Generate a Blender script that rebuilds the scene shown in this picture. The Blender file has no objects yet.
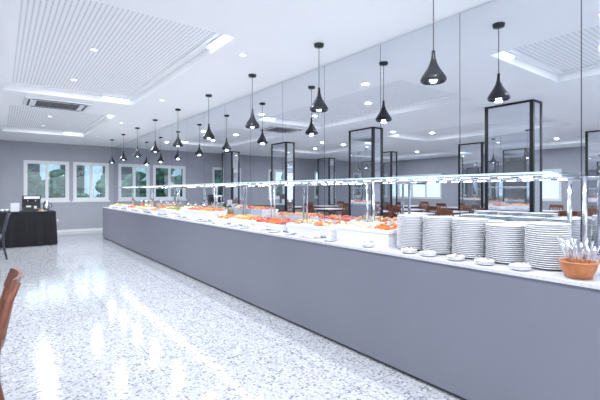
import bpy, math, random
from mathutils import Vector, Matrix
random.seed(7)
S=bpy.context.scene
COL=S.collection
H=1.38; W=3.26; ZC=2.96; YW=15.5; XL=-10.0; YS=-6.0

# ---------------------------------------------------------------- materials
def mat(name,col,rough=.5,metal=0,spec=.5,emit=None,es=0,noise=None,coat=0):
    m=bpy.data.materials.new(name); m.use_nodes=True
    nt=m.node_tree; b=nt.nodes['Principled BSDF']
    b.inputs['Base Color'].default_value=(*col,1)
    b.inputs['Roughness'].default_value=rough
    b.inputs['Metallic'].default_value=metal
    b.inputs['Specular IOR Level'].default_value=spec
    b.inputs['Coat Weight'].default_value=coat
    if emit: 
        b.inputs['Emission Color'].default_value=(*emit,1); b.inputs['Emission Strength'].default_value=es
    if noise:
        sc,c2=noise
        t=nt.nodes.new('ShaderNodeTexCoord'); n=nt.nodes.new('ShaderNodeTexNoise'); n.inputs['Scale'].default_value=sc
        n.inputs['Detail'].default_value=4
        r=nt.nodes.new('ShaderNodeValToRGB'); r.color_ramp.elements[0].position=.35; r.color_ramp.elements[1].position=.65
        r.color_ramp.elements[0].color=(*col,1); r.color_ramp.elements[1].color=(*c2,1)
        nt.links.new(t.outputs['Object'],n.inputs['Vector']); nt.links.new(n.outputs['Fac'],r.inputs['Fac'])
        nt.links.new(r.outputs['Color'],b.inputs['Base Color'])
    return m
def glassmat(name,tint,fac):
    m=bpy.data.materials.new(name); m.use_nodes=True; nt=m.node_tree
    nt.nodes.clear()
    o=nt.nodes.new('ShaderNodeOutputMaterial'); mx=nt.nodes.new('ShaderNodeMixShader')
    t=nt.nodes.new('ShaderNodeBsdfTransparent'); t.inputs[0].default_value=(*tint,1)
    g=nt.nodes.new('ShaderNodeBsdfGlossy'); g.inputs['Roughness'].default_value=.02
    mx.inputs[0].default_value=fac
    nt.links.new(t.outputs[0],mx.inputs[1]); nt.links.new(g.outputs[0],mx.inputs[2]); nt.links.new(mx.outputs[0],o.inputs[0])
    return m

M_ceil=mat('ceiling_paint',(.89,.895,.91),.9,noise=(2,(.90,.905,.92)))
M_wall=mat('wall_paint_grey',(.38,.388,.435),.8,noise=(3,(.40,.408,.455)))
M_wallr=mat('wall_dark_backing',(.05,.05,.06),.8)
M_black=mat('black_lacquer',(.010,.010,.013),.3)
M_blackm=mat('black_pendant_metal',(.02,.021,.026),.3)
M_chrome=mat('brushed_steel',(.58,.59,.63),.15,1)
M_cut=mat('polished_cutlery_steel',(.85,.86,.89),.22,1)
M_mirror=mat('mirror_glass',(.77,.79,.83),.0,1)
M_mirror2=mat('column_mirror_glass',(.78,.80,.84),.0,.88)
M_white=mat('white_porcelain',(.76,.76,.79),.2,spec=.6)
M_whitebox=mat('white_display_acrylic',(.74,.74,.77),.3)
M_frame=mat('window_frame_white',(.78,.79,.81),.4)
M_bulb=mat('bulb_glow',(.9,.9,1),.4,emit=(.62,.80,1),es=9)
M_led=mat('led_strip_glow',(.9,.9,1),.4,emit=(.50,.72,1),es=4.5)
M_led2=mat('counter_led_glow',(.9,.9,1),.4,emit=(1,.97,.95),es=26)
M_cpanel=mat('counter_front_laminate',(.172,.178,.220),.38,noise=(1.2,(.182,.188,.231)))
M_ctop=mat('counter_top_quartz',(.50,.50,.55),.18,noise=(60,(.60,.60,.64)))
M_kick=mat('counter_toe_kick',(.05,.05,.07),.5)
M_cloth=mat('black_tablecloth',(.008,.008,.011),.85)
M_wood=mat('chair_wood_mahogany',(.20,.065,.035),.35,noise=(14,(.13,.04,.022)))
M_seat=mat('seat_fabric_grey',(.30,.32,.38),.8,noise=(80,(.25,.27,.33)))
M_dwood=mat('chair_wood_ebony',(.035,.04,.06),.35,noise=(14,(.05,.055,.08)))
M_terra=mat('terracotta_glaze',(.50,.18,.06),.35,noise=(30,(.40,.13,.04)))
M_glass=glassmat('clear_glass',(.91,.95,.96),.09)
M_wglass=glassmat('window_glass',(.8,.9,.93),.08)
M_edge=mat('glass_edge',(.55,.68,.70),.2)
M_leaf=mat('hedge_leaves',(.02,.07,.035),.8,noise=(5,(.07,.2,.10)))
M_out=mat('outdoor_ground',(.3,.32,.3),.9)
M_bldg=mat('outdoor_building',(.6,.68,.72),.8)
M_dark=mat('dark_plastic',(.03,.03,.035),.4)
M_tabletop=mat('table_top_white',(.70,.70,.73),.4)
FO=mat('food_orange',(.76,.20,.03),.4,noise=(40,(.66,.12,.02)))
FR=mat('food_red',(.52,.045,.02),.35,noise=(40,(.64,.12,.05)))
FY=mat('food_golden',(.76,.42,.09),.45,noise=(40,(.66,.30,.06)))
FG=mat('food_green',(.09,.22,.03),.5,noise=(40,(.24,.36,.08)))
FB=mat('food_bread',(.42,.20,.07),.6,noise=(30,(.56,.32,.14)))
FW=mat('food_cream',(.76,.67,.50),.5,noise=(30,(.72,.55,.33)))
FP=mat('food_pink',(.72,.30,.18),.45,noise=(40,(.76,.42,.28)))

# floor terrazzo
M_floor=bpy.data.materials.new('terrazzo_floor'); M_floor.use_nodes=True
nt=M_floor.node_tree; b=nt.nodes['Principled BSDF']
tc=nt.nodes.new('ShaderNodeTexCoord')
def vor(scale):
    v=nt.nodes.new('ShaderNodeTexVoronoi'); v.inputs['Scale'].default_value=scale
    nt.links.new(tc.outputs['Object'],v.inputs['Vector'])
    s=nt.nodes.new('ShaderNodeSeparateColor'); nt.links.new(v.outputs['Color'],s.inputs[0]); return s
s1=vor(62); s2=vor(130)
def ramp(src,els):
    r=nt.nodes.new('ShaderNodeValToRGB'); r.color_ramp.interpolation='CONSTANT'
    cr=r.color_ramp
    cr.elements[0].position=els[0][0]; cr.elements[0].color=(*els[0][1],1)
    cr.elements[1].position=els[1][0]; cr.elements[1].color=(*els[1][1],1)
    for p,c in els[2:]:
        e=cr.elements.new(p); e.color=(*c,1)
    nt.links.new(src,r.inputs[0]); return r
r1=ramp(s1.outputs[0],[(0,(.44,.445,.475)),(.40,(.52,.525,.555)),(.68,(.66,.67,.69)),(.82,(.24,.245,.28)),(.93,(.08,.085,.11))])
r2=ramp(s2.outputs[1],[(0,(.46,.47,.50)),(.5,(.58,.59,.62)),(.76,(.32,.33,.37)),(.92,(.13,.135,.16))])
mx=nt.nodes.new('ShaderNodeMix'); mx.data_type='RGBA'; mx.inputs[0].default_value=.35
nt.links.new(r1.outputs[0],mx.inputs[6]); nt.links.new(r2.outputs[0],mx.inputs[7])
bk=nt.nodes.new('ShaderNodeTexBrick'); bk.offset=0; bk.inputs['Scale'].default_value=1
bk.inputs['Brick Width'].default_value=1.0; bk.inputs['Row Height'].default_value=1.0
bk.inputs['Mortar Size'].default_value=.004; bk.inputs['Color1'].default_value=(1,1,1,1); bk.inputs['Color2'].default_value=(.97,.97,.97,1); bk.inputs['Mortar'].default_value=(.6,.6,.64,1)
nt.links.new(tc.outputs['Object'],bk.inputs['Vector'])
m2=nt.nodes.new('ShaderNodeMix'); m2.data_type='RGBA'; m2.blend_type='MULTIPLY'; m2.inputs[0].default_value=1
nt.links.new(mx.outputs[2],m2.inputs[6]); nt.links.new(bk.outputs['Color'],m2.inputs[7])
nt.links.new(m2.outputs[2],b.inputs['Base Color']); b.inputs['Roughness'].default_value=.095; b.inputs['Specular IOR Level'].default_value=.6

# perforated panel
M_perf=bpy.data.materials.new('perforated_ceiling_panel'); M_perf.use_nodes=True
nt=M_perf.node_tree; b=nt.nodes['Principled BSDF']; b.inputs['Roughness'].default_value=.9
tc=nt.nodes.new('ShaderNodeTexCoord'); sp=nt.nodes.new('ShaderNodeSeparateXYZ'); nt.links.new(tc.outputs['Object'],sp.inputs[0])
def mth(op,a,bv=None):
    n=nt.nodes.new('ShaderNodeMath'); n.operation=op
    for i,x in enumerate((a,bv)):
        if x is None: continue
        if isinstance(x,(int,float)): n.inputs[i].default_value=x
        else: nt.links.new(x,n.inputs[i])
    return n.outputs[0]
def cell(o,sz): return mth('ABSOLUTE',mth('SUBTRACT',mth('FRACT',mth('DIVIDE',o,sz)),.5))
cx=cell(sp.outputs[0],.045); cy=cell(sp.outputs[1],.055)
hole=mth('MULTIPLY',mth('LESS_THAN',cx,.18),mth('LESS_THAN',cy,.26))
mm=nt.nodes.new('ShaderNodeMix'); mm.data_type='RGBA'; mm.inputs[6].default_value=(.89,.895,.91,1); mm.inputs[7].default_value=(.46,.47,.51,1)
nt.links.new(hole,mm.inputs[0]); nt.links.new(mm.outputs[2],b.inputs['Base Color'])

# ---------------------------------------------------------------- mesh builder
class MB:
    def __init__(s,mats): s.v=[];s.f=[];s.m=[];s.s=[];s.mats=mats
    def add(s,vs,fs,mi,sm=False):
        k=len(s.v); s.v+= [tuple(v) for v in vs]
        for f in fs: s.f.append([i+k for i in f]); s.m.append(mi); s.s.append(sm)
    def box(s,x0,x1,y0,y1,z0,z1,mi=0):
        vs=[(x0,y0,z0),(x1,y0,z0),(x1,y1,z0),(x0,y1,z0),(x0,y0,z1),(x1,y0,z1),(x1,y1,z1),(x0,y1,z1)]
        s.add(vs,[(0,3,2,1),(4,5,6,7),(0,1,5,4),(1,2,6,5),(2,3,7,6),(3,0,4,7)],mi)
    def lathe(s,prof,c=(0,0,0),n=24,mi=0,sm=True):
        vs=[];fs=[]
        for r,z in prof:
            for i in range(n):
                a=2*math.pi*i/n; vs.append((c[0]+r*math.cos(a),c[1]+r*math.sin(a),c[2]+z))
        for j in range(len(prof)-1):
            for i in range(n):
                i2=(i+1)%n; fs.append((j*n+i,j*n+i2,(j+1)*n+i2,(j+1)*n+i))
        s.add(vs,fs,mi,sm)
    def tube(s,pts,rs,n=8,mi=0,flat=1.0):
        pts=[Vector(p) for p in pts]
        if not isinstance(rs,(list,tuple)): rs=[rs]*len(pts)
        vs=[];fs=[]
        for i,p in enumerate(pts):
            t=(pts[min(i+1,len(pts)-1)]-pts[max(i-1,0)]).normalized()
            up=Vector((0,1,0)) if abs(t.y)<.9 else Vector((1,0,0))
            a=t.cross(up).normalized(); bb=t.cross(a).normalized()
            for k in range(n):
                an=2*math.pi*k/n; vs.append(p+a*math.cos(an)*rs[i]+bb*math.sin(an)*rs[i]*flat)
        for j in range(len(pts)-1):
            for i in range(n):
                i2=(i+1)%n; fs.append((j*n+i,j*n+i2,(j+1)*n+i2,(j+1)*n+i))
        fs.append(tuple(range(n))[::-1]); fs.append(tuple((len(pts)-1)*n+i for i in range(n)))
        s.add(vs,fs,mi,True)
    def blob(s,c,r,mi=0,nz=.15,n=8,m=5):
        rx,ry,rz=r; vs=[];fs=[]
        rot=random.random()*6.28; cr,sr=math.cos(rot),math.sin(rot)
        for j in range(m+1):
            th=math.pi*j/m
            for i in range(n):
                a=2*math.pi*i/n; k=1+random.uniform(-nz,nz)
                x=rx*math.sin(th)*math.cos(a)*k; y=ry*math.sin(th)*math.sin(a)*k; z=rz*math.cos(th)
                vs.append((c[0]+x*cr-y*sr,c[1]+x*sr+y*cr,c[2]+z))
        for j in range(m):
            for i in range(n):
                i2=(i+1)%n; fs.append((j*n+i,(j+1)*n+i,(j+1)*n+i2,j*n+i2))
        s.add(vs,fs,mi,True)
    def mesh(s,name):
        me=bpy.data.meshes.new(name); me.from_pydata(s.v,[],s.f)
        for m in s.mats: me.materials.append(m)
        me.polygons.foreach_set('material_index',s.m); me.polygons.foreach_set('use_smooth',s.s); me.update()
        return me
    def obj(s,name,loc=(0,0,0),rz=0,bevel=0):
        return place(name,s.mesh(name),loc,rz,bevel)
def place(name,me,loc=(0,0,0),rz=0,bevel=0,scale=None):
    o=bpy.data.objects.new(name,me); o.location=loc; o.rotation_euler=(0,0,rz); COL.objects.link(o)
    if scale: o.scale=scale
    if bevel:
        bv=o.modifiers.new('bevel','BEVEL'); bv.width=bevel; bv.segments=2; bv.limit_method='ANGLE'
    return o

# ---------------------------------------------------------------- shell
m=MB([M_floor]); m.box(XL,W+.1,YS,YW+.1,-.1,0); m.obj('floor')

def wall(name,axis,pos,th,a0,a1,openings,z0,z1,mt):
    m=MB([mt])
    def bx(u0,u1,q0,q1):
        if axis=='x': m.box(u0,u1,pos,pos+th,q0,q1)
        else: m.box(pos,pos+th,u0,u1,q0,q1)
    ops=sorted(openings); u=a0
    for (p,q) in ops:
        bx(u,p,0,ZC+.3); bx(p,q,0,z0); bx(p,q,z1,ZC+.3); u=q
    bx(u,a1,0,ZC+.3)
    return m.obj(name)
far_w=[(.60,1.87),(1.99,3.10),(-1.9,-.55),(-4.6,-3.3),(-7.4,-6.0)]
wall('wall_back','x',YW,.2,XL-.2,W+.2,far_w,1.05,2.37,M_wall)
left_w=[(1.0,3.6),(6.0,8.6),(11,13.6)]
wall('wall_left','y',XL-.2,.2,YS,YW,left_w,1.0,2.2,M_wall)
m=MB([M_wallr]); m.box(W+.02,W+.2,YS,YW,0,ZC+.3); m.obj('wall_right')
m=MB([M_frame]); m.box(XL,W,YS-.1,YS,0,.12); m.box(XL,W,YS-.1,YS,ZC-.1,ZC+.2)  # framed opening added behind the camera, unseen, to let sky fill light in
x=XL
while x<W: m.box(x,x+.08,YS-.1,YS,.12,ZC-.1); x+=1.65
m.obj('window_6')

# windows
def window(name,axis,pos,a0,a1,z0,z1,panes=2):
    m=MB([M_frame,M_wglass])
    def bx(u0,u1,d0,d1,q0,q1,mi):
        if axis=='x': m.box(u0,u1,pos+d0,pos+d1,q0,q1,mi)
        else: m.box(pos+d0,pos+d1,u0,u1,q0,q1,mi)
    t=.06
    bx(a0,a1,-.03,.08,z0,z0+t,0);bx(a0,a1,-.03,.08,z1-t,z1,0);bx(a0,a0+t,-.03,.08,z0+t,z1-t,0);bx(a1-t,a1,-.03,.08,z0+t,z1-t,0)
    bx(a0-.04,a1+.04,-.06,0,z0-.05,z0,0)
    w=(a1-a0-2*t)/panes
    for i in range(panes):
        u0=a0+t+i*w;u1=u0+w; s=.045
        bx(u0,u0+s,-.01,.05,z0+t,z1-t,0);bx(u1-s,u1,-.01,.05,z0+t,z1-t,0);bx(u0+s,u1-s,-.01,.05,z0+t,z0+t+s,0);bx(u0+s,u1-s,-.01,.05,z1-t-s,z1-t,0)
        bx(u0+s,u1-s,.015,.022,z0+t+s,z1-t-s,1)
    m.obj(name)
k=1
for a,b_ in far_w:
    window('window_%d'%k,'x',YW+.03,a,b_,1.05,2.37); k+=1
k=7
for a,b_ in left_w:
    window('window_%d'%k,'y',XL-.08,a,b_,1.0,2.2,3); k+=1

# outside
m=MB([M_out]); m.box(-14,8,YW+.2,30,-.2,-.1); m.obj('ground_outdoor')
m=MB([M_leaf])
for i in range(320):
    x=random.uniform(-10,5.5); z=random.uniform(.1,1.85+.35*math.sin(x*1.7)+.2*math.sin(x*4.1))
    m.blob((x,YW+2.6+random.uniform(-.3,.5),z),(random.uniform(.15,.36),.3,random.uniform(.12,.30)),0,.4)
m.obj('hedge')
m=MB([M_bldg,M_dark])
m.box(-12,6,24,26,-.1,3.2,0)
for i in range(9): m.box(-11.5+i*2,-10.4+i*2,23.95,24,1.2,2.9,1)
m.obj('outdoor_building')

# ceiling with recesses
rec_y=[(-5.7,-2.95),(-1.65,2.4),(3.7,7.75),(9.05,13.1)]
rec_x=[(-8.6,-6.7),(-4.3,-2.4),(.05,1.95)]
def cuts(lo,hi,rs):
    c=[lo]; 
    for a,b_ in rs: c+=[a,b_]
    return c+[hi]
xs=cuts(XL-.2,W+.2,rec_x); ys=cuts(YS-.1,YW+.2,rec_y)
m=MB([M_ceil,M_perf])
D=.10
for i in range(len(xs)-1):
    for j in range(len(ys)-1):
        isr=(i%2==1 and j%2==1)
        x0,x1,y0,y1=xs[i],xs[i+1],ys[j],ys[j+1]
        if not isr: m.box(x0,x1,y0,y1,ZC,ZC+.25,0)
        else:
            m.box(x0,x1,y0,y1,ZC+D+.03,ZC+.25,0)
            bd=.10
            m.box(x0+bd,x1-bd,y0+bd,y1-bd,ZC+D+.018,ZC+D+.03,1)
            m.box(x0,x0+bd,y0,y1,ZC+D,ZC+D+.03,0);m.box(x1-bd,x1,y0,y1,ZC+D,ZC+D+.03,0)
            m.box(x0+bd,x1-bd,y0,y0+bd,ZC+D,ZC+D+.03,0);m.box(x0+bd,x1-bd,y1-bd,y1,ZC+D,ZC+D+.03,0)
m.obj('ceiling')

def arealight(name,loc,e,size,col=(.9,.95,1),rot=(0,0,0),shape='DISK',sy=None,spread=math.pi):
    l=bpy.data.lights.new(name,'AREA'); l.energy=e; l.shape=shape; l.size=size
    if sy: l.size_y=sy
    l.color=col; l.spread=spread
    o=bpy.data.objects.new(name,l); o.location=loc; o.rotation_euler=rot; COL.objects.link(o); return o
for (x0,x1) in rec_x:
    for (y0,y1) in rec_y:
        m=MB([M_led,M_frame]); m.box(-.22,.22,-.015,.015,-.02,.0,0); m.box(-.24,.24,-.022,.022,.0,.02,1)
        m.obj('linear_ceiling_light',(x1-.28,y1-.03,ZC+D-.02))
        m=MB([M_led,M_frame]); m.box(-.015,.015,-.28,.28,-.02,.0,0); m.box(-.022,.022,-.30,.30,.0,.02,1)
        m.obj('linear_ceiling_light',(x1-.03,y0+.34,ZC+D-.02))
dl=MB([M_frame,M_bulb])
dl.lathe([(.055,0),(.055,-.008),(.042,-.010),(.038,-.002)],n=24,mi=0); dl.lathe([(.038,-.002),(0.0,-.002)],n=24,mi=1)
dlm=dl.mesh('downlight')
for (x0,x1) in rec_x:
    for (y0,y1) in rec_y:
        for q in (.40,.80):
            px,py=(x0+x1)/2-.1,y0+(y1-y0)*q
            place('ceiling_downlight',dlm,(px,py,ZC+D+.017))
            arealight('downlight_lamp',(px,py,ZC+D-.01),38,.10)
for y in (1.2,4.1,7,9.9,12.8):
    place('ceiling_downlight',dlm,(2.25,y,ZC)); arealight('downlight_lamp',(2.25,y,ZC-.02),14,.09)
    place('ceiling_downlight',dlm,(-1.8,y,ZC)); arealight('downlight_lamp',(-1.8,y,ZC-.02),21,.09)

# AC cassette
m=MB([M_frame,M_dark])
m.box(-.5,.5,-.42,.42,-.035,0,0)
for i in range(9):
    y=-.24+i*.06; m.box(-.33,.33,y-.009,y+.009,-.042,-.034,1)
for y in (-.36,.33): m.box(-.4,.4,y,y+.03,-.042,-.034,1)
for x in (-.45,.41): m.box(x,x+.03,-.3,.3,-.042,-.034,1)
m.obj('ceiling_air_conditioner',(.83,8.4,ZC),0,.006)

# ---------------------------------------------------------------- mirror panels
m=MB([M_mirror]); y=1.06-.925*7
while y<YW-.02:
    m.box(W,W+.02,y+.003,min(y+.922,YW-.003),.02,ZC-.004); y+=.925
m.obj('mirror_panels')

# ---------------------------------------------------------------- counter
CY0,CY1=-1.0,12.9
m=MB([M_cpanel,M_ctop,M_kick])
m.box(2.415,W-.03,CY0,CY1,.03,.885,0)
m.box(2.45,W-.03,CY0,CY1-.03,0,.03,2); m.box(2.40,W-.005,CY0-.01,CY1+.01,.885,.91,1)
m.obj('buffet_counter',bevel=.003)
CT=.91

# ---------------------------------------------------------------- sneeze guard
m=MB([M_chrome,M_glass,M_led2,M_edge])
posts=[.95+1.8*i for i in range(7)]
GZ=1.485
for p in posts:
    for q in (0,.085):
        m.tube([(2.98,p+q,CT+.004),(2.98,p+q,GZ-.01)],.014,12,0)
        m.lathe([(0,.012),(.03,.012),(.032,0)],(2.98,p+q,CT),16,0)
    m.tube([(2.64,p+.04,GZ-.022),(3.16,p+.04,GZ-.022)],.010,8,0)
for a,b_ in zip(posts[:-1],posts[1:]):
    m.box(2.62,3.18,a+.05,b_+.03,GZ,GZ+.010,1)
    m.box(2.612,2.62,a+.05,b_+.03,GZ-.002,GZ+.012,3)
    n=12; st=(b_-a-.10)/n
    for i in range(n):
        m.box(2.753,2.765,a+.08+i*st,a+.08+i*st+st*.55,GZ-.012,GZ-.008,2)
    m.box(2.749,2.769,a+.07,b_-.01,GZ-.008,GZ-.001,0)
m.tube([(2.63,posts[0],GZ-.010),(2.63,posts[-1]+.08,GZ-.010)],.005,8,0)
m.tube([(3.17,posts[0],GZ-.010),(3.17,posts[-1]+.08,GZ-.010)],.005,8,0)
m.obj('sneeze_guard')

# ---------------------------------------------------------------- pendants
pp=[(.013,.25),(.015,.215),(.019,.185),(.027,.155),(.040,.125),(.058,.095),(.078,.065),(.094,.040),(.100,.022),(.097,.008),(.088,0),(.084,.001),(.090,.012),(.092,.024),(.085,.045),(.06,.085),(.03,.12)]
pm=MB([M_blackm,M_bulb])
pm.lathe([(0,.255)]+pp,n=32,mi=0)
pm.lathe([(0,-.006),(.022,.0),(.034,.03),(.028,.055),(.015,.09)],n=16,mi=1)
pm.tube([(0,0,.24),(0,0,ZC-2.24)],.0035,6,0)
pm.lathe([(0,-.035),(.05,-.03),(.055,0)],(0,0,ZC-2.24),24,0)
pmm=pm.mesh('pendant_lamp')
for i in range(-1,9):
    y=1.90+1.42*i
    place('pendant_lamp',pmm,(2.745,y,2.24))
    arealight('pendant_bulb_light',(2.745,y,2.225),10,.06,(.92,.95,1))

# ---------------------------------------------------------------- columns
def column(name,x1,yc):
    w,d=.36,.86; t=.06
    m=MB([M_mirror2,M_black])
    x0=x1-w; y0,y1=yc-d/2,yc+d/2
    m.box(x0+.01,x1-.01,y0+.01,y1-.01,0,ZC-.002,0)
    for xa,xb in ((x0,x0+t),(x1-t,x1)):
        for ya,yb in ((y0,y0+t),(y1-t,y1)): m.box(xa,xb,ya,yb,0,ZC-.001,1)
    for za,zb in ((0,.10),(ZC-.04,ZC-.001),(1.9,1.905)):
        m.box(x0+.003,x1-.003,y0+.003,y1-.003,za,zb,1)
    m.obj(name)
for yc in (3.52,7.2,10.95,14.7):
    column('mirrored_column',-.8,yc); column('mirrored_column',-5.9,yc)

# ---------------------------------------------------------------- plates
def stack_mesh(name,r,n,dz):
    m=MB([M_white])
    for i in range(n):
        j=(random.uniform(-.003,.003),random.uniform(-.003,.003))
        z=i*dz
        m.lathe([(0,.003),(r*.55,0),(r*.62,.003),(r*.97,.013),(r,.016),(r*.985,.019),(r*.65,.008),(0,.007)],(j[0],j[1],z),36,0)
    return m.mesh(name)
sm=stack_mesh('plate_stack',.121,21,.0128)
sm2=stack_mesh('plate_stack_b',.121,19,.0128)
for i,y in enumerate((1.05,1.30,1.55,1.80,2.05)):
    place('plate_stack',sm if i!=1 else sm2,(2.675,y,CT),random.random())
for i,y in enumerate((1.30,1.55,1.80,2.05)):
    place('plate_stack',sm2,(2.93,y,CT),random.random())
def saucer(x,y,col):
    m=MB([M_white,col,M_chrome])
    r=.06
    for i in range(3):
        m.lathe([(0,.003),(r*.55,0),(r*.97,.010),(r,.013),(r*.97,.014),(r*.6,.006),(0,.005)],(0,0,i*.008),24,0)
    for k in range(5): m.blob((random.uniform(-.02,.02),random.uniform(-.02,.02),.032),(.013,.012,.009),1)
    m.tube([(-.05,.01,.038),(.0,.0,.036),(.055,-.01,.048)],[.003,.003,.008],6,2,.5)
    m.obj('sauce_dish',(x,y,CT),random.random()*6)
for y in (1.12,1.34,1.54,1.76,1.93,2.35): saucer(2.478,y,FW)

# cutlery bowl
def cutlery_bowl(loc,ncut):
    m=MB([M_terra,M_cut])
    m.lathe([(0,.004),(.05,0),(.062,.004),(.080,.045),(.088,.082),(.093,.086),(.090,.092),(.082,.088),(.074,.045),(.055,.012),(0,.01)],n=32,mi=0)
    for i in range(ncut):
        a=random.random()*6.28; r=random.uniform(.0,.035); tilt=random.uniform(.015,.070)
        p0=Vector((r*math.cos(a),r*math.sin(a),.012)); L=random.uniform(.15,.225)
        p1=Vector(((r+tilt)*math.cos(a),(r+tilt)*math.sin(a),L))
        q=lambda t:p0+(p1-p0)*t
        if i%2:   # flat widening handle
            m.tube([q(0),q(.5),q(.8),q(.95),q(1)],[.003,.005,.010,.011,.006],8,1,.35)
        else:     # spoon bowl up
            m.tube([q(0),q(.68),q(.76),q(.86),q(.95),q(1)],[.003,.004,.012,.021,.016,.004],8,1,.3)
    m.obj('cutlery_bowl',loc,random.random())
cutlery_bowl((2.51,.83,CT),24)
cutlery_bowl((2.70,.70,CT),20)

# ---------------------------------------------------------------- food
def heap(m,w,l,z,mis,n,r,h=.04,y0=0):
    for i in range(n):
        x=random.uniform(-w/2,w/2)*.84; y=y0+random.uniform(-l/2,l/2)*.84
        k=random.uniform(.7,1.2)
        m.blob((x,y,z+random.uniform(0,h)*(1-abs(x)/w)),(r*k,r*k*random.uniform(.6,1),r*.6*k),random.choice(mis),.2,7,4)
DX=2.765
def display_tray(x,y,w,l,h,foods,name,n=70,r=.024):
    m=MB([M_whitebox]+foods)
    if h>0: m.box(-w/2+.01,w/2-.01,-l/2+.01,l/2-.01,0,h,0)
    k=len(foods); seg=l/k
    m.box(-w/2,w/2,-l/2,l/2,h,h+.008,0)
    m.box(-w/2,-w/2+.012,-l/2,l/2,h+.008,h+.030,0); m.box(w/2-.012,w/2,-l/2,l/2,h+.008,h+.030,0)
    for i in range(k+1):
        yy=-l/2+i*seg; a=max(-l/2,yy-.014); b_=min(l/2,yy+.014)
        m.box(-w/2+.012,w/2-.012,a,b_,h+.008,h+.030,0)
    for i in range(k):
        heap(m,w,seg,h+.022,[i+1],int(n/k),r*random.uniform(.7,1.15),.055,-l/2+(i+.5)*seg)
        for g in range(4):
            m.blob((random.uniform(-.3,.3)*w,-l/2+(i+.5)*seg+random.uniform(-.3,.3)*seg,h+.065),(.014,.010,.006),(i+1)%k+1,.2,6,4)
    return m.obj(name,(x,y,CT),0,.003)
def bowl(x,y,r,foods,name,n=45):
    m=MB([M_white]+foods)
    m.lathe([(0,.004),(r*.45,0),(r*.5,.004),(r*.85,.06),(r,.10),(r*.98,.104),(r*.8,.06),(0,.02)],n=28,mi=0)
    for i in range(n):
        a=random.random()*6.28; q=r*.75*math.sqrt(random.random())
        m.blob((q*math.cos(a),q*math.sin(a),.085+random.uniform(0,.045)*(1-q/r)),(.024,.02,.014),random.randint(1,len(foods)),.25,7,4)
    m.obj(name,(x,y,CT),0)
display_tray(DX,2.56,.34,.66,.11,[FO,FW,FW],'carrot_salad_tray',90,.020)
display_tray(DX,3.34,.34,.76,.08,[FW,FO,FW,FB],'mixed_salad_tray',110,.022)
display_tray(DX,4.12,.34,.70,.05,[FR,FO,FR],'salmon_platter',130)
display_tray(DX,4.84,.34,.64,.06,[FO,FY,FP],'melon_platter',120)
display_tray(DX,5.50,.34,.60,.04,[FB,FO,FW],'roast_vegetable_platter',100)
seq=[('fruit_platter',[FO,FY,FR]),('tomato_platter',[FR,FW]),('pastry_tray',[FB,FY,FB]),('salad_platter',[FG,FW,FO]),('cold_cuts_platter',[FP,FB]),('bread_tray',[FB,FY,FW]),('egg_platter',[FY,FW])]
y=6.16;i=0
while y<12.6:
    nm,fd=seq[i%len(seq)]
    if i%3==2:
        bowl(2.70,y-.14,.125,fd,nm.replace('platter','bowl').replace('tray','basket')); bowl(2.70,y+.15,.12,[FG,FY],'salad_bowl')
    else: display_tray(DX,y,.34,.58,random.choice([.02,.08,.12]),fd,nm,90)
    y+=.64;i+=1
def ramekins(x,y,cols):
    m=MB([M_white]+cols)
    for a in range(2):
        for b_ in range(3):
            c=(a*.072-.036,b_*.08-.08,0)
            m.lathe([(0,.0),(.027,0),(.033,.035),(.030,.036),(.026,.026),(0,.026)],c,16,0)
            m.blob((c[0],c[1],.030),(.024,.024,.011),random.randint(1,len(cols)),.1,7,4)
    m.obj('ramekin_set',(x,y,CT))
def server_plate(x,y):
    m=MB([M_white,M_chrome])
    m.lathe([(0,.004),(.045,0),(.05,.003),(.073,.012),(.074,.015),(.05,.008),(0,.007)],n=26,mi=0)
    a=random.uniform(-.5,.5)
    m.tube([(-.02*math.cos(a),-.11,.02),(0,.0,.016),(.02*math.cos(a),.10,.03)],[.004,.004,.013],8,1,.4)
    m.tube([(.015,-.11,.02),(.01,.0,.016),(-.02,.10,.03)],[.004,.004,.013],8,1,.4)
    m.obj('serving_utensil_plate',(x,y,CT),random.uniform(-.15,.15))
y=2.85;i=0
while y<12.6:
    if i%3==1: ramekins(2.50,y,[FY,FW,FO])
    else: server_plate(2.495,y)
    y+=.33;i+=1
def glass_jar(x,y):
    m=MB([M_glass,random.choice([FO,FY,FW,FB]),M_chrome])
    m.lathe([(0,.0),(.055,0),(.06,.01),(.06,.17),(.05,.19)],n=20,mi=0); m.lathe([(0,.006),(.052,.006),(.054,.13),(0,.13)],n=20,mi=1)
    m.lathe([(.052,.19),(.054,.205),(.01,.215),(.012,.23),(0,.235)],n=20,mi=2)
    m.obj('storage_jar',(x,y,CT))
y=6.7
for i in range(14):
    if min(abs(y-p-.04) for p in posts)>.14: glass_jar(3.10,y)
    y+=.42

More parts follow.
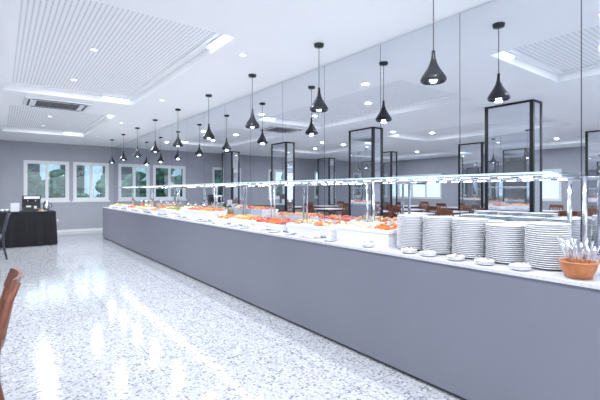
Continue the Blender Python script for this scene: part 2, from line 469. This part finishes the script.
# ---------------------------------------------------------------- chairs & tables
def chair_mesh(mw,ms):
    m=MB([mw,ms])
    for sy in (-1,1):
        m.tube([(.19,sy*.185,0),(.19,sy*.19,.25),(.19,sy*.19,.43)],[.014,.018,.021],8,0)
        m.tube([(-.27,sy*.185,0),(-.22,sy*.19,.25),(-.205,sy*.19,.45),(-.225,sy*.195,.62),(-.27,sy*.195,.80),(-.31,sy*.185,.90)],[.015,.019,.022,.021,.019,.016],8,0)
        m.tube([(.19,sy*.19,.20),(-.22,sy*.19,.20)],.009,6,0)
    m.box(-.20,.20,-.20,.20,.395,.44,0)
    vs=[];fs=[];N=10
    for i in range(N+1):
        for j in range(N+1):
            u=-1+2*i/N;v=-1+2*j/N
            z=.44+.055*(max(0,1-u**6)*max(0,1-v**6))**.5
            vs.append((u*.215,v*.215,z))
    for i in range(N):
        for j in range(N):
            a=i*(N+1)+j; fs.append((a,a+N+1,a+N+2,a+1))
    m.add(vs,fs,1,True)
    def rail(z0,z1,xo,mi,t=.022):
        vs=[];fs=[];n=10
        for i in range(n+1):
            yy=-.2+.4*i/n; bow=-.035*(1-(yy/.2)**2)
            for (dx,z) in ((0,z0),(t,z0),(t+xo,z1),(xo,z1)):
                vs.append((-.225+(-.18*(z0-.62)) +bow+dx-t/2,yy,z))
        for i in range(n):
            for k_ in range(4):
                k2=(k_+1)%4; fs.append((i*4+k_,(i+1)*4+k_,(i+1)*4+k2,i*4+k2))
        fs.append((0,1,2,3)); fs.append(tuple(n*4+q for q in (3,2,1,0)))
        m.add(vs,fs,mi,False)
    rail(.82,.92,-.035,0); rail(.55,.60,-.01,0,.018)
    for sy in (-.1,-.035,.035,.1):
        b0=-.035*(1-(sy/.2)**2)
        m.tube([(-.215+b0,sy,.58),(-.262+b0,sy,.83)],.011,6,0,1.4)
    return m.mesh('dining_chair')
cm=chair_mesh(M_wood,M_seat); cmd=chair_mesh(M_dwood,M_seat)
def table(x,y,lx=.8,ly=.8):
    m=MB([M_tabletop,M_wood])
    m.box(-lx/2,lx/2,-ly/2,ly/2,.72,.75,0); m.box(-lx/2+.05,lx/2-.05,-ly/2+.05,ly/2-.05,.65,.72,1)
    for sx in (-1,1):
        for sy in (-1,1):
            m.tube([(sx*(lx/2-.07),sy*(ly/2-.07),0),(sx*(lx/2-.07),sy*(ly/2-.07),.66)],[.02,.028],8,1)
    m.obj('dining_table',(x,y,0))
table(-.96,2.45,.7,.9)
place('dining_chair',cm,(-.235,2.75,0),math.pi)
place('dining_chair',cmd,(-.16,10.2,0),math.pi)
for tx in (-3.0,-4.75,-7.6):
    for ty in (1.5,3.6,5.6,7.2,8.8,10.9,13.2):
        table(tx,ty)
        place('dining_chair',cm,(tx+.62,ty,0),math.pi+random.uniform(-.1,.1)); place('dining_chair',cm,(tx-.62,ty,0),random.uniform(-.1,.1))
        if tx==-3.0:
            place('dining_chair',cm,(tx,ty-.62,0),math.pi/2+random.uniform(-.1,.1))

# ---------------------------------------------------------------- black cloth table
def cloth_table(x0,x1,y0,y1,h):
    m=MB([M_cloth])
    per=[]
    def seg(a,b_,n):
        for i in range(n): per.append((a[0]+(b_[0]-a[0])*i/n,a[1]+(b_[1]-a[1])*i/n))
    seg((x0,y0),(x1,y0),60);seg((x1,y0),(x1,y1),26);seg((x1,y1),(x0,y1),60);seg((x0,y1),(x0,y0),26)
    n=len(per); vs=[];fs=[]
    L=[(h,0),(h-.01,.004),(h*.6,.6),(.01,1)]
    for (z,k_) in L:
        for i,(px,py) in enumerate(per):
            nx=1 if px>=x1-1e-4 else (-1 if px<=x0+1e-4 else 0); ny=1 if py>=y1-1e-4 else(-1 if py<=y0+1e-4 else 0)
            o=k_*(.03+.022*math.sin(i*.9)+.01*math.sin(i*2.3))
            vs.append((px+nx*o,py+ny*o,z))
    for j in range(len(L)-1):
        for i in range(n):
            i2=(i+1)%n; fs.append((j*n+i,j*n+i2,(j+1)*n+i2,(j+1)*n+i))
    fs.append(tuple(range(n)))
    m.add(vs,fs,0,False); m.obj('draped_service_table')
TH=.86
cloth_table(-1.3,1.15,12.0,12.9,TH)
m=MB([M_dark,M_chrome,M_white])
m.box(-.2,.2,-.18,.18,0,.06,0);m.box(-.2,.2,.02,.18,.06,.30,0);m.box(-.2,.2,-.18,.18,.30,.40,0)
m.box(-.16,.16,-.17,.0,.06,.068,1);m.tube([(-.08,-.08,.30),(-.08,-.08,.24)],.018,10,1);m.tube([(.08,-.08,.30),(.08,-.08,.24)],.018,10,1)
m.box(-.17,.17,-.186,-.18,.32,.38,1)
for x in (-.08,.08): m.lathe([(0,0),(.025,0),(.036,.06),(.034,.06),(.022,.006)],(x,-.08,.068),16,2)
m.obj('coffee_machine',(.66,12.6,TH),0,.006)
m=MB([M_white])
for i in range(4):
    for j in range(3):
        m.lathe([(0,0),(.025,0),(.038,.055),(.035,.055),(.022,.006)],(i*.09,j*.09,0),14,0)
m.obj('coffee_cup_set',(.05,12.45,TH))
m=MB([M_chrome,M_dark]); m.lathe([(0,0),(.07,0),(.075,.02),(.07,.2),(.04,.25),(.03,.27),(0,.28)],n=20,mi=0); m.tube([(.07,0,.2),(.12,0,.18),(.12,0,.08),(.07,0,.05)],.009,8,1); m.obj('coffee_pot',(.99,12.6,TH))
m=MB([M_dark,M_white]); m.box(-.1,.1,-.01,.01,0,.005,0); m.box(-.09,.09,-.004,.004,.005,.22,1); m.obj('menu_stand',(.30,12.25,TH))
m=MB([M_white,FB])
m.lathe([(0,0),(.06,0),(.11,.012),(.11,.016),(.06,.006),(0,.006)],n=24,mi=0)
for i in range(14): m.blob((random.uniform(-.05,.05),random.uniform(-.05,.05),.025+random.uniform(0,.02)),(.022,.018,.012),1,.2,7,4)
m.obj('cookie_plate',(.87,12.2,TH))
m=MB([M_dark,M_white]); m.box(-.11,.11,-.06,.06,0,.11,0); m.box(-.05,.05,-.01,.01,.11,.15,1); m.obj('napkin_box',(.58,12.22,TH),.1,.004)
m=MB([M_frame]); m.box(XL,W,YW-.012,YW,0,.08); m.obj('baseboard_back')
m=MB([M_frame,M_dark]); m.box(-.06,.06,-.01,0,-.04,.04,0); m.box(-.02,.02,-.012,-.01,-.015,.015,1); m.obj('wall_socket',(1.5,YW,.4))

# ---------------------------------------------------------------- world & camera
w=bpy.data.worlds.new('World'); S.world=w; w.use_nodes=True
bg=w.node_tree.nodes['Background']; bg.inputs[0].default_value=(.80,.88,1,1); bg.inputs[1].default_value=2.2
cam=bpy.data.cameras.new('Camera'); cam.lens=24; cam.sensor_width=36; cam.shift_y=-9/600; cam.clip_start=.05
co=bpy.data.objects.new('Camera',cam); co.location=(0,0,H); co.rotation_euler=(math.pi/2,0,-math.atan2(.6,.8)); COL.objects.link(co)
S.camera=co
S.view_settings.view_transform='Standard'
S.view_settings.look='None'
S.view_settings.exposure=0.24
